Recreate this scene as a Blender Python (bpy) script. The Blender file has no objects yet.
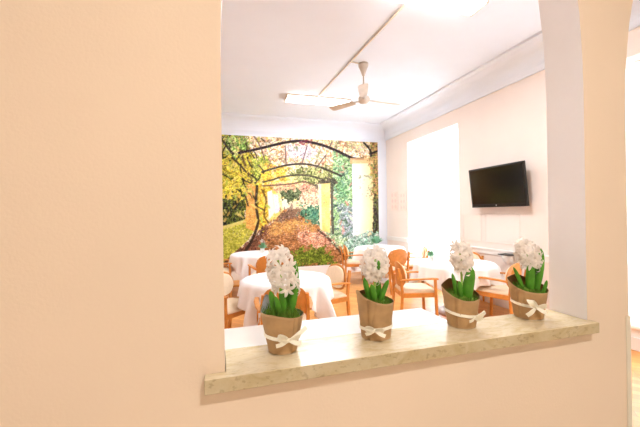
import bpy, bmesh, math, random
import numpy as np
from mathutils import Vector, Matrix
PI=math.pi
C=bpy.context.scene.collection
random.seed(7)
rnd=random.uniform

# ------------------------------------------------------------------ materials
def srgb(r,g,b):
    f=lambda c:(c/255/12.92) if c/255<=0.04045 else ((c/255+0.055)/1.055)**2.4
    return (f(r),f(g),f(b),1)
def mat(name,col,rough=0.6,metal=0,var=0.06,scale=8,bump=0,bscale=60,sheen=0,spec=0.5,trans=0,sss=0):
    m=bpy.data.materials.new(name); m.use_nodes=True
    nt=m.node_tree; b=nt.nodes['Principled BSDF']
    tc=nt.nodes.new('ShaderNodeTexCoord')
    n=nt.nodes.new('ShaderNodeTexNoise'); n.inputs['Scale'].default_value=scale; n.inputs['Detail'].default_value=4
    nt.links.new(tc.outputs['Object'],n.inputs['Vector'])
    r=nt.nodes.new('ShaderNodeValToRGB')
    c=col
    r.color_ramp.elements[0].position=0.3; r.color_ramp.elements[1].position=0.7
    r.color_ramp.elements[0].color=(c[0]*(1-var),c[1]*(1-var),c[2]*(1-var),1)
    r.color_ramp.elements[1].color=(min(1,c[0]*(1+var)),min(1,c[1]*(1+var)),min(1,c[2]*(1+var)),1)
    nt.links.new(n.outputs['Fac'],r.inputs['Fac']); nt.links.new(r.outputs['Color'],b.inputs['Base Color'])
    b.inputs['Roughness'].default_value=rough; b.inputs['Metallic'].default_value=metal
    b.inputs['Specular IOR Level'].default_value=spec
    if sss:
        b.inputs['Subsurface Weight'].default_value=sss; b.inputs['Subsurface Radius'].default_value=(.01,.006,.004)
    if bump:
        n2=nt.nodes.new('ShaderNodeTexNoise'); n2.inputs['Scale'].default_value=bscale; n2.inputs['Detail'].default_value=5
        nt.links.new(tc.outputs['Object'],n2.inputs['Vector'])
        bp=nt.nodes.new('ShaderNodeBump'); bp.inputs['Strength'].default_value=bump; bp.inputs['Distance'].default_value=0.01
        nt.links.new(n2.outputs['Fac'],bp.inputs['Height']); nt.links.new(bp.outputs['Normal'],b.inputs['Normal'])
    return m
def thin(name,col,tfac=0.4,rough=0.7):
    m=bpy.data.materials.new(name); m.use_nodes=True; nt=m.node_tree
    nt.nodes.remove(nt.nodes['Principled BSDF']); out=nt.nodes['Material Output']
    tc=nt.nodes.new('ShaderNodeTexCoord'); n=nt.nodes.new('ShaderNodeTexNoise'); n.inputs['Scale'].default_value=25
    nt.links.new(tc.outputs['Object'],n.inputs['Vector'])
    r=nt.nodes.new('ShaderNodeValToRGB'); r.color_ramp.elements[0].color=(col[0]*.85,col[1]*.85,col[2]*.85,1); r.color_ramp.elements[1].color=col
    r.color_ramp.elements[0].position=.35; r.color_ramp.elements[1].position=.6
    nt.links.new(n.outputs['Fac'],r.inputs['Fac'])
    d=nt.nodes.new('ShaderNodeBsdfDiffuse'); t=nt.nodes.new('ShaderNodeBsdfTranslucent'); mx=nt.nodes.new('ShaderNodeMixShader')
    mx.inputs[0].default_value=tfac
    nt.links.new(r.outputs['Color'],d.inputs['Color']); nt.links.new(r.outputs['Color'],t.inputs['Color'])
    nt.links.new(d.outputs[0],mx.inputs[1]); nt.links.new(t.outputs[0],mx.inputs[2]); nt.links.new(mx.outputs[0],out.inputs['Surface'])
    return m
def emis(name,col,st):
    m=bpy.data.materials.new(name); m.use_nodes=True; nt=m.node_tree; b=nt.nodes['Principled BSDF']
    b.inputs['Base Color'].default_value=col; b.inputs['Emission Color'].default_value=col; b.inputs['Emission Strength'].default_value=st
    return m
M={}
M['peach']=mat('peach_plaster',srgb(238,216,191),.85,var=.025,scale=1.6,bump=.08,bscale=120,spec=.2)
M['room_peach']=mat('pale_peach_plaster',srgb(243,231,223),.9,var=.015,scale=2,spec=.2)
M['white']=mat('white_plaster',srgb(232,239,250),.85,var=.015,scale=2,spec=.2)
M['reveal']=mat('room_lit_reveal_plaster',srgb(250,247,248),.85,var=.03,scale=3,bump=.05,bscale=90,spec=.2)  # hatch and doorway reveals: cool room light painted in as a paler plaster colour
M['gloss_white']=mat('white_lacquer',srgb(246,243,240),.35,var=.01)
M['cloth']=mat('white_tablecloth',srgb(249,245,246),.9,var=.01,scale=20,spec=.1)
M['wood']=mat('orange_beech',srgb(213,139,62),.42,var=.12,scale=14)
M['cream']=mat('cream_upholstery',srgb(247,226,198),.9,var=.04,scale=30,bump=.1,bscale=300,spec=.1)
M['kraft']=mat('kraft_paper',srgb(184,148,104),.75,var=.12,scale=22,bump=.25,bscale=45,spec=.25)
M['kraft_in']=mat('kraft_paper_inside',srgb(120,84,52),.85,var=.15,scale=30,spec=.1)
M['silver']=mat('silver_paper_lining',srgb(176,172,176),.45,var=.1,scale=30)
M['ribbon']=mat('ivory_ribbon',srgb(252,246,228),.6,var=.03,scale=60)
M['moss']=mat('green_moss',srgb(100,132,50),.9,var=.35,scale=70,spec=.1)
M['leaf']=mat('hyacinth_leaf',srgb(84,150,40),.42,var=.3,scale=25,spec=.4)
M['stalk']=mat('pale_green_stalk',srgb(160,190,90),.5,var=.1,scale=30)
M['petal']=thin('blush_petal',srgb(255,246,236),.38)
M['metal']=mat('grey_metal',srgb(190,182,176),.35,metal=.7,var=.03)
M['fanmetal']=mat('aged_fan_metal',srgb(205,194,182),.45,metal=.35,var=.1,scale=9)
M['beigeplastic']=mat('beige_plastic',srgb(232,220,204),.5,var=.02)
M['tvbody']=mat('black_tv_plastic',srgb(14,13,15),.3,var=.02)
M['tvscreen']=mat('dark_tv_screen',srgb(20,17,18),.16,var=.02)
M['logo']=mat('silver_logo',srgb(190,190,190),.3)
M['black']=mat('black_plastic',srgb(40,38,38),.4)
M['tube']=emis('fluorescent_diffuser',(1,.98,.96,1),9)
M['paper']=mat('pale_print_paper',srgb(248,228,218),.9,var=.01)
M['pinkink']=mat('pink_print',srgb(242,216,208),.9,var=.05)
M['guard']=mat('cream_plastic_guard',srgb(232,222,200),.5,var=.02)
M['darkleaf']=thin('bluish_green_leaf',srgb(150,200,164),.4)
M['whitepetal']=thin('white_petal',srgb(252,250,246),.3)
M['ceramic']=mat('white_ceramic',srgb(245,244,242),.25,var=.01)
def marble(name='beige_marble',k=1.0,sp=.16,rg=.22):
    m=mat(name,srgb(226,212,178),rg,var=.05,spec=.5); nt=m.node_tree; b=nt.nodes['Principled BSDF']
    tc=[n for n in nt.nodes if n.type=='TEX_COORD'][0]
    mp=nt.nodes.new('ShaderNodeMapping'); mp.inputs['Scale'].default_value=(1,2.2,1.4); nt.links.new(tc.outputs['Object'],mp.inputs['Vector'])
    a=nt.nodes.new('ShaderNodeTexNoise'); a.inputs['Scale'].default_value=9; a.inputs['Detail'].default_value=9; a.inputs['Distortion'].default_value=1.2; a.inputs['Roughness'].default_value=.65
    nt.links.new(mp.outputs[0],a.inputs['Vector'])
    r=nt.nodes.new('ShaderNodeValToRGB'); e=r.color_ramp.elements
    e[0].position=.30; e[0].color=srgb(204,180,136); e[1].position=.70; e[1].color=srgb(234,220,190)
    e2=e.new(.42); e2.color=srgb(218,198,158); e3=e.new(.52); e3.color=srgb(226,208,172)
    nt.links.new(a.outputs['Fac'],r.inputs['Fac'])
    v=nt.nodes.new('ShaderNodeTexNoise'); v.inputs['Scale'].default_value=60; v.inputs['Detail'].default_value=3; nt.links.new(mp.outputs[0],v.inputs['Vector'])
    r2=nt.nodes.new('ShaderNodeValToRGB'); r2.color_ramp.elements[0].position=.33; r2.color_ramp.elements[0].color=srgb(150,118,66); r2.color_ramp.elements[1].position=.43; r2.color_ramp.elements[1].color=(1,1,1,1)
    nt.links.new(v.outputs['Fac'],r2.inputs['Fac'])
    mx=nt.nodes.new('ShaderNodeMixRGB'); mx.blend_type='MULTIPLY'; mx.inputs[0].default_value=sp
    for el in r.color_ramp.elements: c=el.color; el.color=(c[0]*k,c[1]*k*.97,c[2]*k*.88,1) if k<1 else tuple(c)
    nt.links.new(r.outputs[0],mx.inputs[1]); nt.links.new(r2.outputs[0],mx.inputs[2]); nt.links.new(mx.outputs[0],b.inputs['Base Color'])
    return m
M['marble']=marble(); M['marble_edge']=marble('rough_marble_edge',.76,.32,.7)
def parquet():
    m=mat('orange_parquet',srgb(222,150,84),.3,var=.1); nt=m.node_tree; b=nt.nodes['Principled BSDF']
    tc=[n for n in nt.nodes if n.type=='TEX_COORD'][0]
    mp=nt.nodes.new('ShaderNodeMapping'); mp.inputs['Rotation'].default_value=(0,0,.785); nt.links.new(tc.outputs['Object'],mp.inputs['Vector'])
    br=nt.nodes.new('ShaderNodeTexBrick'); br.inputs['Color1'].default_value=srgb(234,168,96); br.inputs['Color2'].default_value=srgb(216,142,72); br.inputs['Mortar'].default_value=srgb(186,124,72)
    br.inputs['Scale'].default_value=1; br.inputs['Brick Width'].default_value=.42; br.inputs['Row Height'].default_value=.075; br.inputs['Mortar Size'].default_value=.0025
    nt.links.new(mp.outputs[0],br.inputs['Vector'])
    n=nt.nodes.new('ShaderNodeTexNoise'); n.inputs['Scale'].default_value=3; n.inputs['Detail'].default_value=6; nt.links.new(mp.outputs[0],n.inputs['Vector'])
    mx=nt.nodes.new('ShaderNodeMixRGB'); mx.blend_type='OVERLAY'; mx.inputs[0].default_value=.25; nt.links.new(br.outputs['Color'],mx.inputs[1]); nt.links.new(n.outputs['Fac'],mx.inputs[2])
    nt.links.new(mx.outputs[0],b.inputs['Base Color'])
    return m
M['parquet']=parquet()
M['tile']=mat('pale_corridor_tile',srgb(226,220,208),.3,var=.04)

# ------------------------------------------------------------------ mesh helpers
def link(name,me,m=None,parent=None,smooth=False):
    o=bpy.data.objects.new(name,me); C.objects.link(o)
    if m is not None:
        for x in (m if isinstance(m,(list,tuple)) else [m]): me.materials.append(x)
    if parent: o.parent=parent
    if smooth:
        for p in me.polygons: p.use_smooth=True
    return o
def obj(name,bm,m,parent=None,smooth=False,bevel=0,seg=2):
    me=bpy.data.meshes.new(name)
    bmesh.ops.recalc_face_normals(bm,faces=bm.faces)
    bm.to_mesh(me); bm.free()
    o=link(name,me,m,parent,smooth)
    if bevel:
        md=o.modifiers.new('b','BEVEL'); md.width=bevel; md.segments=seg; md.limit_method='ANGLE'; md.angle_limit=.6
    return o
def box(bm,x0,x1,y0,y1,z0,z1,Mx=None):
    vs=[bm.verts.new(Vector(v)) for v in [(x0,y0,z0),(x1,y0,z0),(x1,y1,z0),(x0,y1,z0),(x0,y0,z1),(x1,y0,z1),(x1,y1,z1),(x0,y1,z1)]]
    if Mx is not None:
        for v in vs: v.co=Mx@v.co
    for f in [(0,3,2,1),(4,5,6,7),(0,1,5,4),(1,2,6,5),(2,3,7,6),(3,0,4,7)]: bm.faces.new([vs[i] for i in f])
    return vs
def lathe(bm,prof,n=32,cx=0,cy=0,caps=True):
    rings=[]
    for r,z in prof:
        rings.append([bm.verts.new((cx+r*math.cos(2*PI*i/n),cy+r*math.sin(2*PI*i/n),z)) for i in range(n)])
    for a,b in zip(rings,rings[1:]):
        for i in range(n): bm.faces.new([a[i],a[(i+1)%n],b[(i+1)%n],b[i]])
    if caps:
        bm.faces.new(rings[0]); bm.faces.new(rings[-1])
def tube(bm,pts,rad,n=8,flat=1.0,up=(0,0,1)):
    """swept tube; rad number or list; flat squashes the second axis"""
    pts=[Vector(p) for p in pts]; rings=[]
    for i,p in enumerate(pts):
        d=(pts[min(i+1,len(pts)-1)]-pts[max(i-1,0)]).normalized()
        u=Vector(up); s=d.cross(u)
        if s.length<1e-4: s=d.cross(Vector((0,1,0)))
        s.normalize(); w=s.cross(d)
        r=rad[i] if isinstance(rad,(list,tuple)) else rad
        rings.append([bm.verts.new(p+s*r*math.cos(2*PI*k/n)+w*r*flat*math.sin(2*PI*k/n)) for k in range(n)])
    for a,b in zip(rings,rings[1:]):
        for i in range(n): bm.faces.new([a[i],a[(i+1)%n],b[(i+1)%n],b[i]])
    bm.faces.new(rings[0]); bm.faces.new(rings[-1])
def bar(bm,pts,w,t,up=(0,0,1)):
    """swept rectangular bar: w sideways, t along the other axis"""
    pts=[Vector(p) for p in pts]; rings=[]
    for i,p in enumerate(pts):
        d=(pts[min(i+1,len(pts)-1)]-pts[max(i-1,0)]).normalized()
        s=d.cross(Vector(up))
        if s.length<1e-4: s=Vector((0,1,0))
        s.normalize(); v=s.cross(d)
        rings.append([bm.verts.new(p+s*a*w/2+v*b*t/2) for a,b in((-1,-1),(1,-1),(1,1),(-1,1))])
    for a,b in zip(rings,rings[1:]):
        for i in range(4): bm.faces.new([a[i],a[(i+1)%4],b[(i+1)%4],b[i]])
    bm.faces.new(rings[0]); bm.faces.new(rings[-1])
def thing(name,label,cat,loc=(0,0,0),rz=0,group=None):
    o=bpy.data.objects.new(name,None); C.objects.link(o); o.location=loc; o.rotation_euler=(0,0,rz)
    o.empty_display_size=.1
    o['label']=label; o['category']=cat
    if group: o['group']=group
    return o
def tag(o,label,cat,group=None):
    o['label']=label; o['category']=cat
    if group: o['group']=group
    return o
def struct(name,bm,m,parent=None,bevel=0,smooth=False):
    o=obj(name,bm,m,parent,bevel=bevel,smooth=smooth)
    if parent is None: o['kind']='structure'
    return o
def dup(root,loc,rz,label,group=None):
    r=root.copy(); C.objects.link(r); r.location=loc; r.rotation_euler=(0,0,rz); r['label']=label
    if group: r['group']=group
    for ch in list(root.children):
        c=ch.copy(); C.objects.link(c); c.parent=r
        for g in list(ch.children):
            d=g.copy(); C.objects.link(d); d.parent=c
    return r

# ------------------------------------------------------------------ measures
H=1.5; YW=.95; YB=1.104; XR=4.22; YF=8.0; ZC=3.75
XL,XJ,XP=.007,1.348,1.578
X_LEFT=-1.6; Y_BACK=-1.7; ZS=1.077

# ------------------------------------------------------------------ room shell
bm=bmesh.new(); box(bm,X_LEFT-.2,XR+.5,YB,YF+.2,-.12,0); struct('floor',bm,M['parquet'])
bm=bmesh.new(); box(bm,X_LEFT-.2,XR+.5,Y_BACK-.2,YB,-.12,0); struct('floor_corridor',bm,M['tile'])
bm=bmesh.new(); box(bm,X_LEFT-.2,XR+.5,Y_BACK-.2,YF+.2,ZC,ZC+.15); struct('ceiling',bm,M['white'])
bm=bmesh.new(); box(bm,X_LEFT-.2,XR+.45,YF,YF+.2,0,ZC); struct('wall_back',bm,M['white'])
bm=bmesh.new(); box(bm,X_LEFT-.2,X_LEFT,Y_BACK,YF,0,ZC); struct('wall_left',bm,M['room_peach'])
# right wall with two tall window openings
W1=(5.21,6.95); W2=(1.45,3.2); ZW0,ZW1=.26,3.13; XO=XR+.35
bm=bmesh.new()
for y0,y1 in ((Y_BACK,W2[0]),(W2[1],W1[0]),(W1[1],YF)): box(bm,XR,XO,y0,y1,0,ZC)
for y0,y1 in (W1,W2):
    box(bm,XR,XO,y0,y1,0,ZW0); box(bm,XR,XO,y0,y1,ZW1,ZC)
struct('wall_right',bm,M['room_peach'])
# wall behind the camera and the lower ceiling over the corridor
bm=bmesh.new(); box(bm,X_LEFT,XR,Y_BACK-.15,Y_BACK,0,ZC); struct('wall_front',bm,M['peach'])
ZK=3.2
bm=bmesh.new(); box(bm,X_LEFT,XR,Y_BACK,YW-.001,ZK,ZC-.001); struct('ceiling_corridor',bm,M['white'])
# serving wall with the arched hatch and the arched doorway
prof1=[(1.95,0),(2.1,.004),(2.25,.015),(2.39,.036),(2.5,.062),(2.62,.11),(2.72,.19),(2.8,.31),(2.86,.46),(2.89,.671)]
prof2=[(1.9,0),(2.05,.004),(2.15,.014),(2.25,.028),(2.37,.056),(2.48,.1),(2.6,.18),(2.7,.3),(2.76,.45),(2.79,.66)]
def arch(x0,x1,prof,zb):
    left=[(x0,zb)]+[(x0+d,z) for z,d in prof]; right=[(x1-d,z) for z,d in reversed(prof)]+[(x1,zb)]
    return left+[p for p in right if abs(p[0]-left[-1][0])>1e-3 or p[1]<2]
A1=arch(XL,XJ,prof1,ZS-.039); A2=arch(XP,XP+1.33,prof2,0.0)
bm=bmesh.new()
def wallface(bm,y):
    fs=[]
    def poly(pts): fs.append(bm.faces.new([bm.verts.new((x,y,z)) for x,z in pts]))
    poly([(X_LEFT,0),(XL,0),(XL,ZC),(X_LEFT,ZC)])
    poly([(XL,0),(XJ,0),(XJ,ZS-.039),(XL,ZS-.039)])
    poly([(XJ,0),(XP,0),(XP,ZC),(XJ,ZC)])
    poly([(XP+1.33,0),(XR,0),(XR,ZC),(XP+1.33,ZC)])
    for A in (A1,A2):
        for a,b in zip(A,A[1:]):
            if b[0]-a[0]>1e-5: poly([a,b,(b[0],ZC),(a[0],ZC)])
    return fs
wallface(bm,YW); wallface(bm,YB)
for f in bm.faces: f.material_index=0
for A in (A1,A2):
    for a,b in zip(A,A[1:]):
        f=bm.faces.new([bm.verts.new(p) for p in ((a[0],YW,a[1]),(b[0],YW,b[1]),(b[0],YB,b[1]),(a[0],YB,a[1]))]); f.material_index=1
f=bm.faces.new([bm.verts.new(p) for p in ((XL,YW,ZS-.039),(XJ,YW,ZS-.039),(XJ,YB,ZS-.039),(XL,YB,ZS-.039))]); f.material_index=1
me=bpy.data.meshes.new('wall_serving'); bm.to_mesh(me); bm.free()
o=link('wall_serving',me,[M['peach'],M['reveal']]); o['kind']='structure'
# coved cornice along the right and the back wall
def cornice(axis):
    bm=bmesh.new()
    pr=[(.0,-.35),(.035,-.35),(.04,-.33),(.05,-.31)]
    for k in range(9):
        a=PI/2*k/8; pr.append((.06+.22*(1-math.cos(a)),-.29+.24*math.sin(a)))
    pr+=[(.29,-.045),(.31,-.03),(.33,-.03),(.335,0)]
    L=[]
    for end in (0,1):
        row=[]
        for d,z in pr:
            if axis=='y': row.append(bm.verts.new((XR-d, YB if end==0 else YF-d, ZC+z)))
            else: row.append(bm.verts.new((X_LEFT if end==0 else XR-d, YF-d, ZC+z)))
        L.append(row)
    for i in range(len(pr)-1): bm.faces.new([L[0][i],L[0][i+1],L[1][i+1],L[1][i]])
    return bm
struct('trim_1',cornice('y'),M['white']); struct('trim_2',cornice('x'),M['white'])
# baseboards
bm=bmesh.new(); box(bm,X_LEFT,XR,YF-.022,YF,0,.215); struct('baseboard_back',bm,M['gloss_white'],bevel=.004)
bm=bmesh.new(); box(bm,XR-.02,XR,YB,YF-.022,0,.14); struct('baseboard_right',bm,M['gloss_white'],bevel=.004)
# chair rail along the right wall and raised panel mouldings above it
bm=bmesh.new()
for y0,y1 in ((W2[1]+.02,W1[0]-.02),(W1[1]+.02,YF)):
    box(bm,XR-.02,XR,y0,y1,.80,.90); box(bm,XR-.034,XR,y0,y1,.87,.893)
struct('trim_3',bm,M['gloss_white'],bevel=.004)
bm=bmesh.new()
for y0,y1 in ((4.66,5.12),(3.9,4.58)):
    z0,z1=.99,1.46
    for a,b,c,d in ((y0,y1,z0,z0+.018),(y0,y1,z1-.018,z1),(y0,y0+.018,z0,z1),(y1-.018,y1,z0,z1)): box(bm,XR-.009,XR,a,b,c,d)
struct('trim_4',bm,M['room_peach'],bevel=.003)
# windows: frame, panes and sheer curtains
glass=bpy.data.materials.new('window_glass'); glass.use_nodes=True
nt=glass.node_tree; nt.nodes.remove(nt.nodes['Principled BSDF']); tr=nt.nodes.new('ShaderNodeBsdfTransparent'); gl=nt.nodes.new('ShaderNodeBsdfGlossy'); gl.inputs['Roughness'].default_value=.02
fr=nt.nodes.new('ShaderNodeFresnel'); mx=nt.nodes.new('ShaderNodeMixShader'); nt.links.new(fr.outputs[0],mx.inputs[0]); nt.links.new(tr.outputs[0],mx.inputs[1]); nt.links.new(gl.outputs[0],mx.inputs[2]); nt.links.new(mx.outputs[0],nt.nodes['Material Output'].inputs['Surface'])
for i,(y0,y1) in enumerate((W1,W2)):
    bm=bmesh.new(); x0,x1=XO-.10,XO-.04
    box(bm,x0,x1,y0,y0+.07,ZW0,ZW1); box(bm,x0,x1,y1-.07,y1,ZW0,ZW1); box(bm,x0,x1,y0+.07,y1-.07,ZW0,ZW0+.08); box(bm,x0,x1,y0+.07,y1-.07,ZW1-.08,ZW1)
    ym=(y0+y1)/2; box(bm,x0,x1,ym-.05,ym+.05,ZW0+.08,ZW1-.08); box(bm,x0,x1,y0+.07,ym-.05,2.35,2.41); box(bm,x0,x1,ym+.05,y1-.07,2.35,2.41)
    w=struct('window_%d'%(i+1),bm,M['gloss_white'])
    bm=bmesh.new(); box(bm,x0+.02,x0+.026,y0+.07,ym-.05,ZW0+.08,2.35); box(bm,x0+.02,x0+.026,ym+.05,y1-.07,ZW0+.08,2.35)
    box(bm,x0+.02,x0+.026,y0+.07,ym-.05,2.41,ZW1-.08); box(bm,x0+.02,x0+.026,ym+.05,y1-.07,2.41,ZW1-.08)
    obj('pane',bm,glass,w)
    bm=bmesh.new(); box(bm,XR-.025,x0,y0-.0,y1+.0,ZW0-.03,ZW0+.002); obj('window_sill',bm,M['gloss_white'],w,bevel=.004)
sheer=thin('sheer_white_curtain',srgb(252,251,252),.62)
for (y0,y1),lab in ((W1,'floor length sheer white curtain over the tall window beside the mural corner'),(W2,'sheer white curtain seen through the arched doorway beside the pillar')):
    t=thing('curtain',lab,'curtain',(XR+.1,(y0+y1)/2,ZW0+.01)); w=(y1-y0)/2
    bm=bmesh.new(); n=260; rows=[]
    for zi in range(7):
        z=(ZW1-.05-ZW0-.01)*zi/6
        rows.append([bm.verts.new((.028*math.sin(k*2*PI/10)*(1.1-.06*zi)+.01*math.sin(k*.21+zi*.2),-w+.02+(2*w-.04)*k/n,z)) for k in range(n+1)])
    for a,b in zip(rows,rows[1:]):
        for k in range(n): bm.faces.new([a[k],a[k+1],b[k+1],b[k]])
    obj('curtain_fabric',bm,sheer,t,smooth=True)
    bm=bmesh.new(); tube(bm,[(0,-w,ZW1-ZW0-.05),(0,w,ZW1-ZW0-.05)],.012,10); obj('curtain_rod',bm,M['gloss_white'],t,smooth=True)
# corner guard on the pillar
bm=bmesh.new(); box(bm,XP-.02,XP+.004,YW-.004,YW,0,1.07); box(bm,XP,XP+.004,YW,YW+.03,0,1.07)
tag(obj('corner_guard',bm,M['guard'],bevel=.001),'narrow cream plastic corner guard on the lower pillar edge by the arched doorway','corner guard')

# ------------------------------------------------------------------ marble sill and the white counter
bm=bmesh.new()
pts=[(-.045,.9126),(1.358,.9126),(1.358,YW-.001),(XJ-.002,YW-.001),(XJ-.002,YB),(XL+.002,YB),(XL+.002,YW-.001),(-.045,YW-.001)]
lo=[bm.verts.new((x,y,ZS-.039)) for x,y in pts]; hi=[bm.verts.new((x,y,ZS)) for x,y in pts]
bm.faces.new(lo); bm.faces.new(hi)
for i in range(len(pts)):
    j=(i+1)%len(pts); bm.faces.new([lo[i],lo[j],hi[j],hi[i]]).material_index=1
tag(obj('window_ledge',bm,[M['marble'],M['marble_edge']],bevel=.002),'beige veined marble ledge along the bottom of the hatch','ledge')
t=thing('counter_cabinet','white counter with smooth top pushed against the room side of the marble ledge','counter',(0,0,0))
bm=bmesh.new(); box(bm,-1.2,.85,YB+.003,1.31,ZS-.032,ZS-.001); obj('countertop',bm,M['gloss_white'],t,bevel=.003)
bm=bmesh.new(); box(bm,-1.18,.83,YB+.006,1.29,.0,ZS-.032); obj('body',bm,M['gloss_white'],t)
for k in range(4):
    bm=bmesh.new(); box(bm,-1.17+k*.5,-1.17+k*.5+.48,1.29,1.308,.08,ZS-.05); d=obj('door',bm,M['gloss_white'],t,bevel=.002)
    bm=bmesh.new(); tube(bm,[(-.75+k*.5,1.308,.7),(-.75+k*.5,1.33,.7),(-.75+k*.5,1.33,.82),(-.75+k*.5,1.308,.82)],.004,8); obj('handle',bm,M['metal'],d,smooth=True)

# ------------------------------------------------------------------ mural
cam_p=dict(f=336.4,yaw=.2888,pit=.0011,rol=-.015)
def cam_axes():
    a,p,r=cam_p['yaw'],cam_p['pit'],cam_p['rol']
    F=Vector((math.sin(a)*math.cos(p),math.cos(a)*math.cos(p),math.sin(p))); R=Vector((math.cos(a),-math.sin(a),0)); U=R.cross(F)
    c,s=math.cos(r),math.sin(r)
    return F,R*c+U*s,U*c-R*s
def hsh(i,j,s):
    v=np.sin(i*127.1+j*311.7+s*74.7)*43758.5453
    return v-np.floor(v)
def vnoise(x,y,s=0):
    i=np.floor(x);j=np.floor(y);u=x-i;v=y-j;u=u*u*(3-2*u);v=v*v*(3-2*v)
    return (hsh(i,j,s)*(1-u)+hsh(i+1,j,s)*u)*(1-v)+(hsh(i,j+1,s)*(1-u)+hsh(i+1,j+1,s)*u)*v
def fbm(x,y,s=0): return .55*vnoise(x,y,s)+.3*vnoise(x*2.1,y*2.1,s+3)+.15*vnoise(x*4.3,y*4.3,s+7)
def paint(a,b):
    """garden pergola print; a,b = print coordinates (a 196..380 across, b 130..270 down)"""
    col=np.zeros(a.shape+(3,))
    def pal(cols,sx,sy,seed,amp=1.0):
        n=.65*fbm(a*sx,b*sy,seed)+.35*fbm(a*sx*.35+9,b*sy*.35,seed+60); n=np.clip((n-.26)/.48,0,.999)*(len(cols)-1)
        k=n.astype(int); f=(n-k)[...,None]; f=f*f*(3-2*f); cc=np.array(cols,float); o_=cc[k]*(1-f)+cc[k+1]*f
        lum=(fbm(a*1.15,b*1.15,seed+31)-.5)*1.0+(fbm(a*.3,b*.3,seed+77)-.5)*.5
        return np.clip(o_*(1+amp*lum[...,None]),0,255)
    def put(mask,c,op=1.0):
        m=(mask.astype(float)*op)[...,None] if mask.dtype==bool else (np.clip(mask,0,1)*op)[...,None]
        col[:]=col*(1-m)+np.array(c,float)*m if not isinstance(c,np.ndarray) else col*(1-m)+c*m
    h1=(vnoise(a*1.3,b*1.3,61)-.5)*4; h2=(vnoise(a*1.3,b*1.3,62)-.5)*4
    wob=(fbm(a*.35,b*.35,5)-.5)*12; A=a+wob+h1; B=b+(fbm(a*.35,b*.35,9)-.5)*12+h2
    def poly(pts,x=None,y=None):
        x=a if x is None else x; y=b if y is None else y
        ins=np.zeros(a.shape,bool); n=len(pts); d=np.full(a.shape,1e9)
        for i in range(n):
            x1,y1=pts[i];x2,y2=pts[(i+1)%n]
            vx,vy=x2-x1,y2-y1; t=np.clip(((x-x1)*vx+(y-y1)*vy)/max(vx*vx+vy*vy,1e-9),0,1)
            d=np.minimum(d,np.hypot(x-x1-t*vx,y-y1-t*vy))
            if y1==y2: continue
            ins^=((y1>y)!=(y2>y))&(x<(x2-x1)*(y-y1)/(y2-y1)+x1)
        return np.clip(.5+np.where(ins,d,-d)/.9,0,1)
    def stroke(pts,w,soft=.5):
        # Catmull-Rom resample
        P=[pts[0]]+list(pts)+[pts[-1]]; Q=[]
        for i in range(1,len(P)-2):
            for t in np.linspace(0,1,7)[:-1]:
                p0,p1,p2,p3=[np.array(q,float) for q in P[i-1:i+3]]
                Q.append(.5*((2*p1)+(-p0+p2)*t+(2*p0-5*p1+4*p2-p3)*t*t+(-p0+3*p1-3*p2+p3)*t**3))
        Q.append(np.array(pts[-1],float)); d=np.full(a.shape,1e9)
        for p,q in zip(Q,Q[1:]):
            v=q-p; L=max(v@v,1e-9); t=np.clip(((a-p[0])*v[0]+(b-p[1])*v[1])/L,0,1)
            d=np.minimum(d,np.hypot(a-p[0]-t*v[0],b-p[1]-t*v[1]))
        return np.clip((w/2+soft-d)/soft,0,1)
    # canopy: flowers, pale sky and leaves
    can=pal([(150,130,90),(206,140,120),(232,196,120),(248,228,196),(244,206,186),(250,240,232),(226,214,150),(238,180,150)],.75,.75,1)
    col[:]=can
    put(poly([(280,136),(380,136),(380,150),(340,150),(300,139)],A,B),pal([(170,130,110),(240,170,130),(250,214,180),(214,212,140),(250,232,214),(230,150,130)],.8,.8,2))
    put(poly([(286,146),(315,146),(312,160),(285,158)],A,B),pal([(220,206,236),(240,226,244),(206,196,220),(120,140,96)],.7,.7,3),.8)
    # left greenery
    put(poly([(190,130),(247,130),(250,150),(258,160),(263,185),(258,210),(190,225)],A,B),pal([(66,74,24),(140,142,36),(206,184,58),(238,206,84),(176,190,66),(222,186,84),(96,116,34),(60,62,30)],.4,.4,4))
    put(poly([(224,136),(247,134),(250,148),(236,158),(224,150)],A,B),pal([(78,118,46),(126,170,76),(176,206,120),(220,200,150),(120,150,60)],.6,.6,6))
    put(poly([(250,158),(272,158),(268,190),(255,190)],A,B),pal([(112,132,44),(166,184,70),(216,210,106),(130,160,60)],.6,.6,8))
    # centre distance: pale light between the columns
    put(poly([(262,176),(300,176),(300,214),(262,222)]),pal([(250,226,140),(252,238,180),(248,216,110),(252,240,214)],.4,.25,10,.25))
    put(poly([(262,164),(288,166),(288,180),(262,186)],A,B),pal([(250,220,120),(246,200,70),(250,232,170)],.4,.4,11))
    # yellow foliage in front of pale columns
    put(poly([(256,183),(272,186),(270,222),(262,232),(256,228)],A,B),pal([(150,118,30),(226,182,46),(246,206,80),(200,166,40),(250,222,120)],.55,.5,12))
    put(poly([(267,192),(272,190),(275,212),(269,220)]),(250,236,226)); put(poly([(273,194),(278,195),(280,211),(275,214)]),(236,222,232)); put(poly([(281,198),(288,200),(290,208),(283,210)]),(246,240,214))
    put(poly([(288,201),(296,201),(297,209),(289,209)]),(236,222,186))
    # green canopy on the right of centre
    put(poly([(292,168),(325,166),(352,170),(352,182),(333,190),(300,182),(290,176)],A,B),pal([(86,94,48),(140,146,84),(186,192,128),(206,196,140),(110,128,72)],.7,.7,13))
    put(poly([(300,185),(322,184),(322,216),(298,212)],A,B),pal([(226,170,150),(248,214,180),(242,190,160),(250,228,200)],.6,.4,14))
    put(poly([(270,186),(304,182),(320,189),(300,190),(275,194)],A,B),pal([(226,120,104),(244,180,150),(240,206,160)],.6,.6,15),.85)
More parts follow.
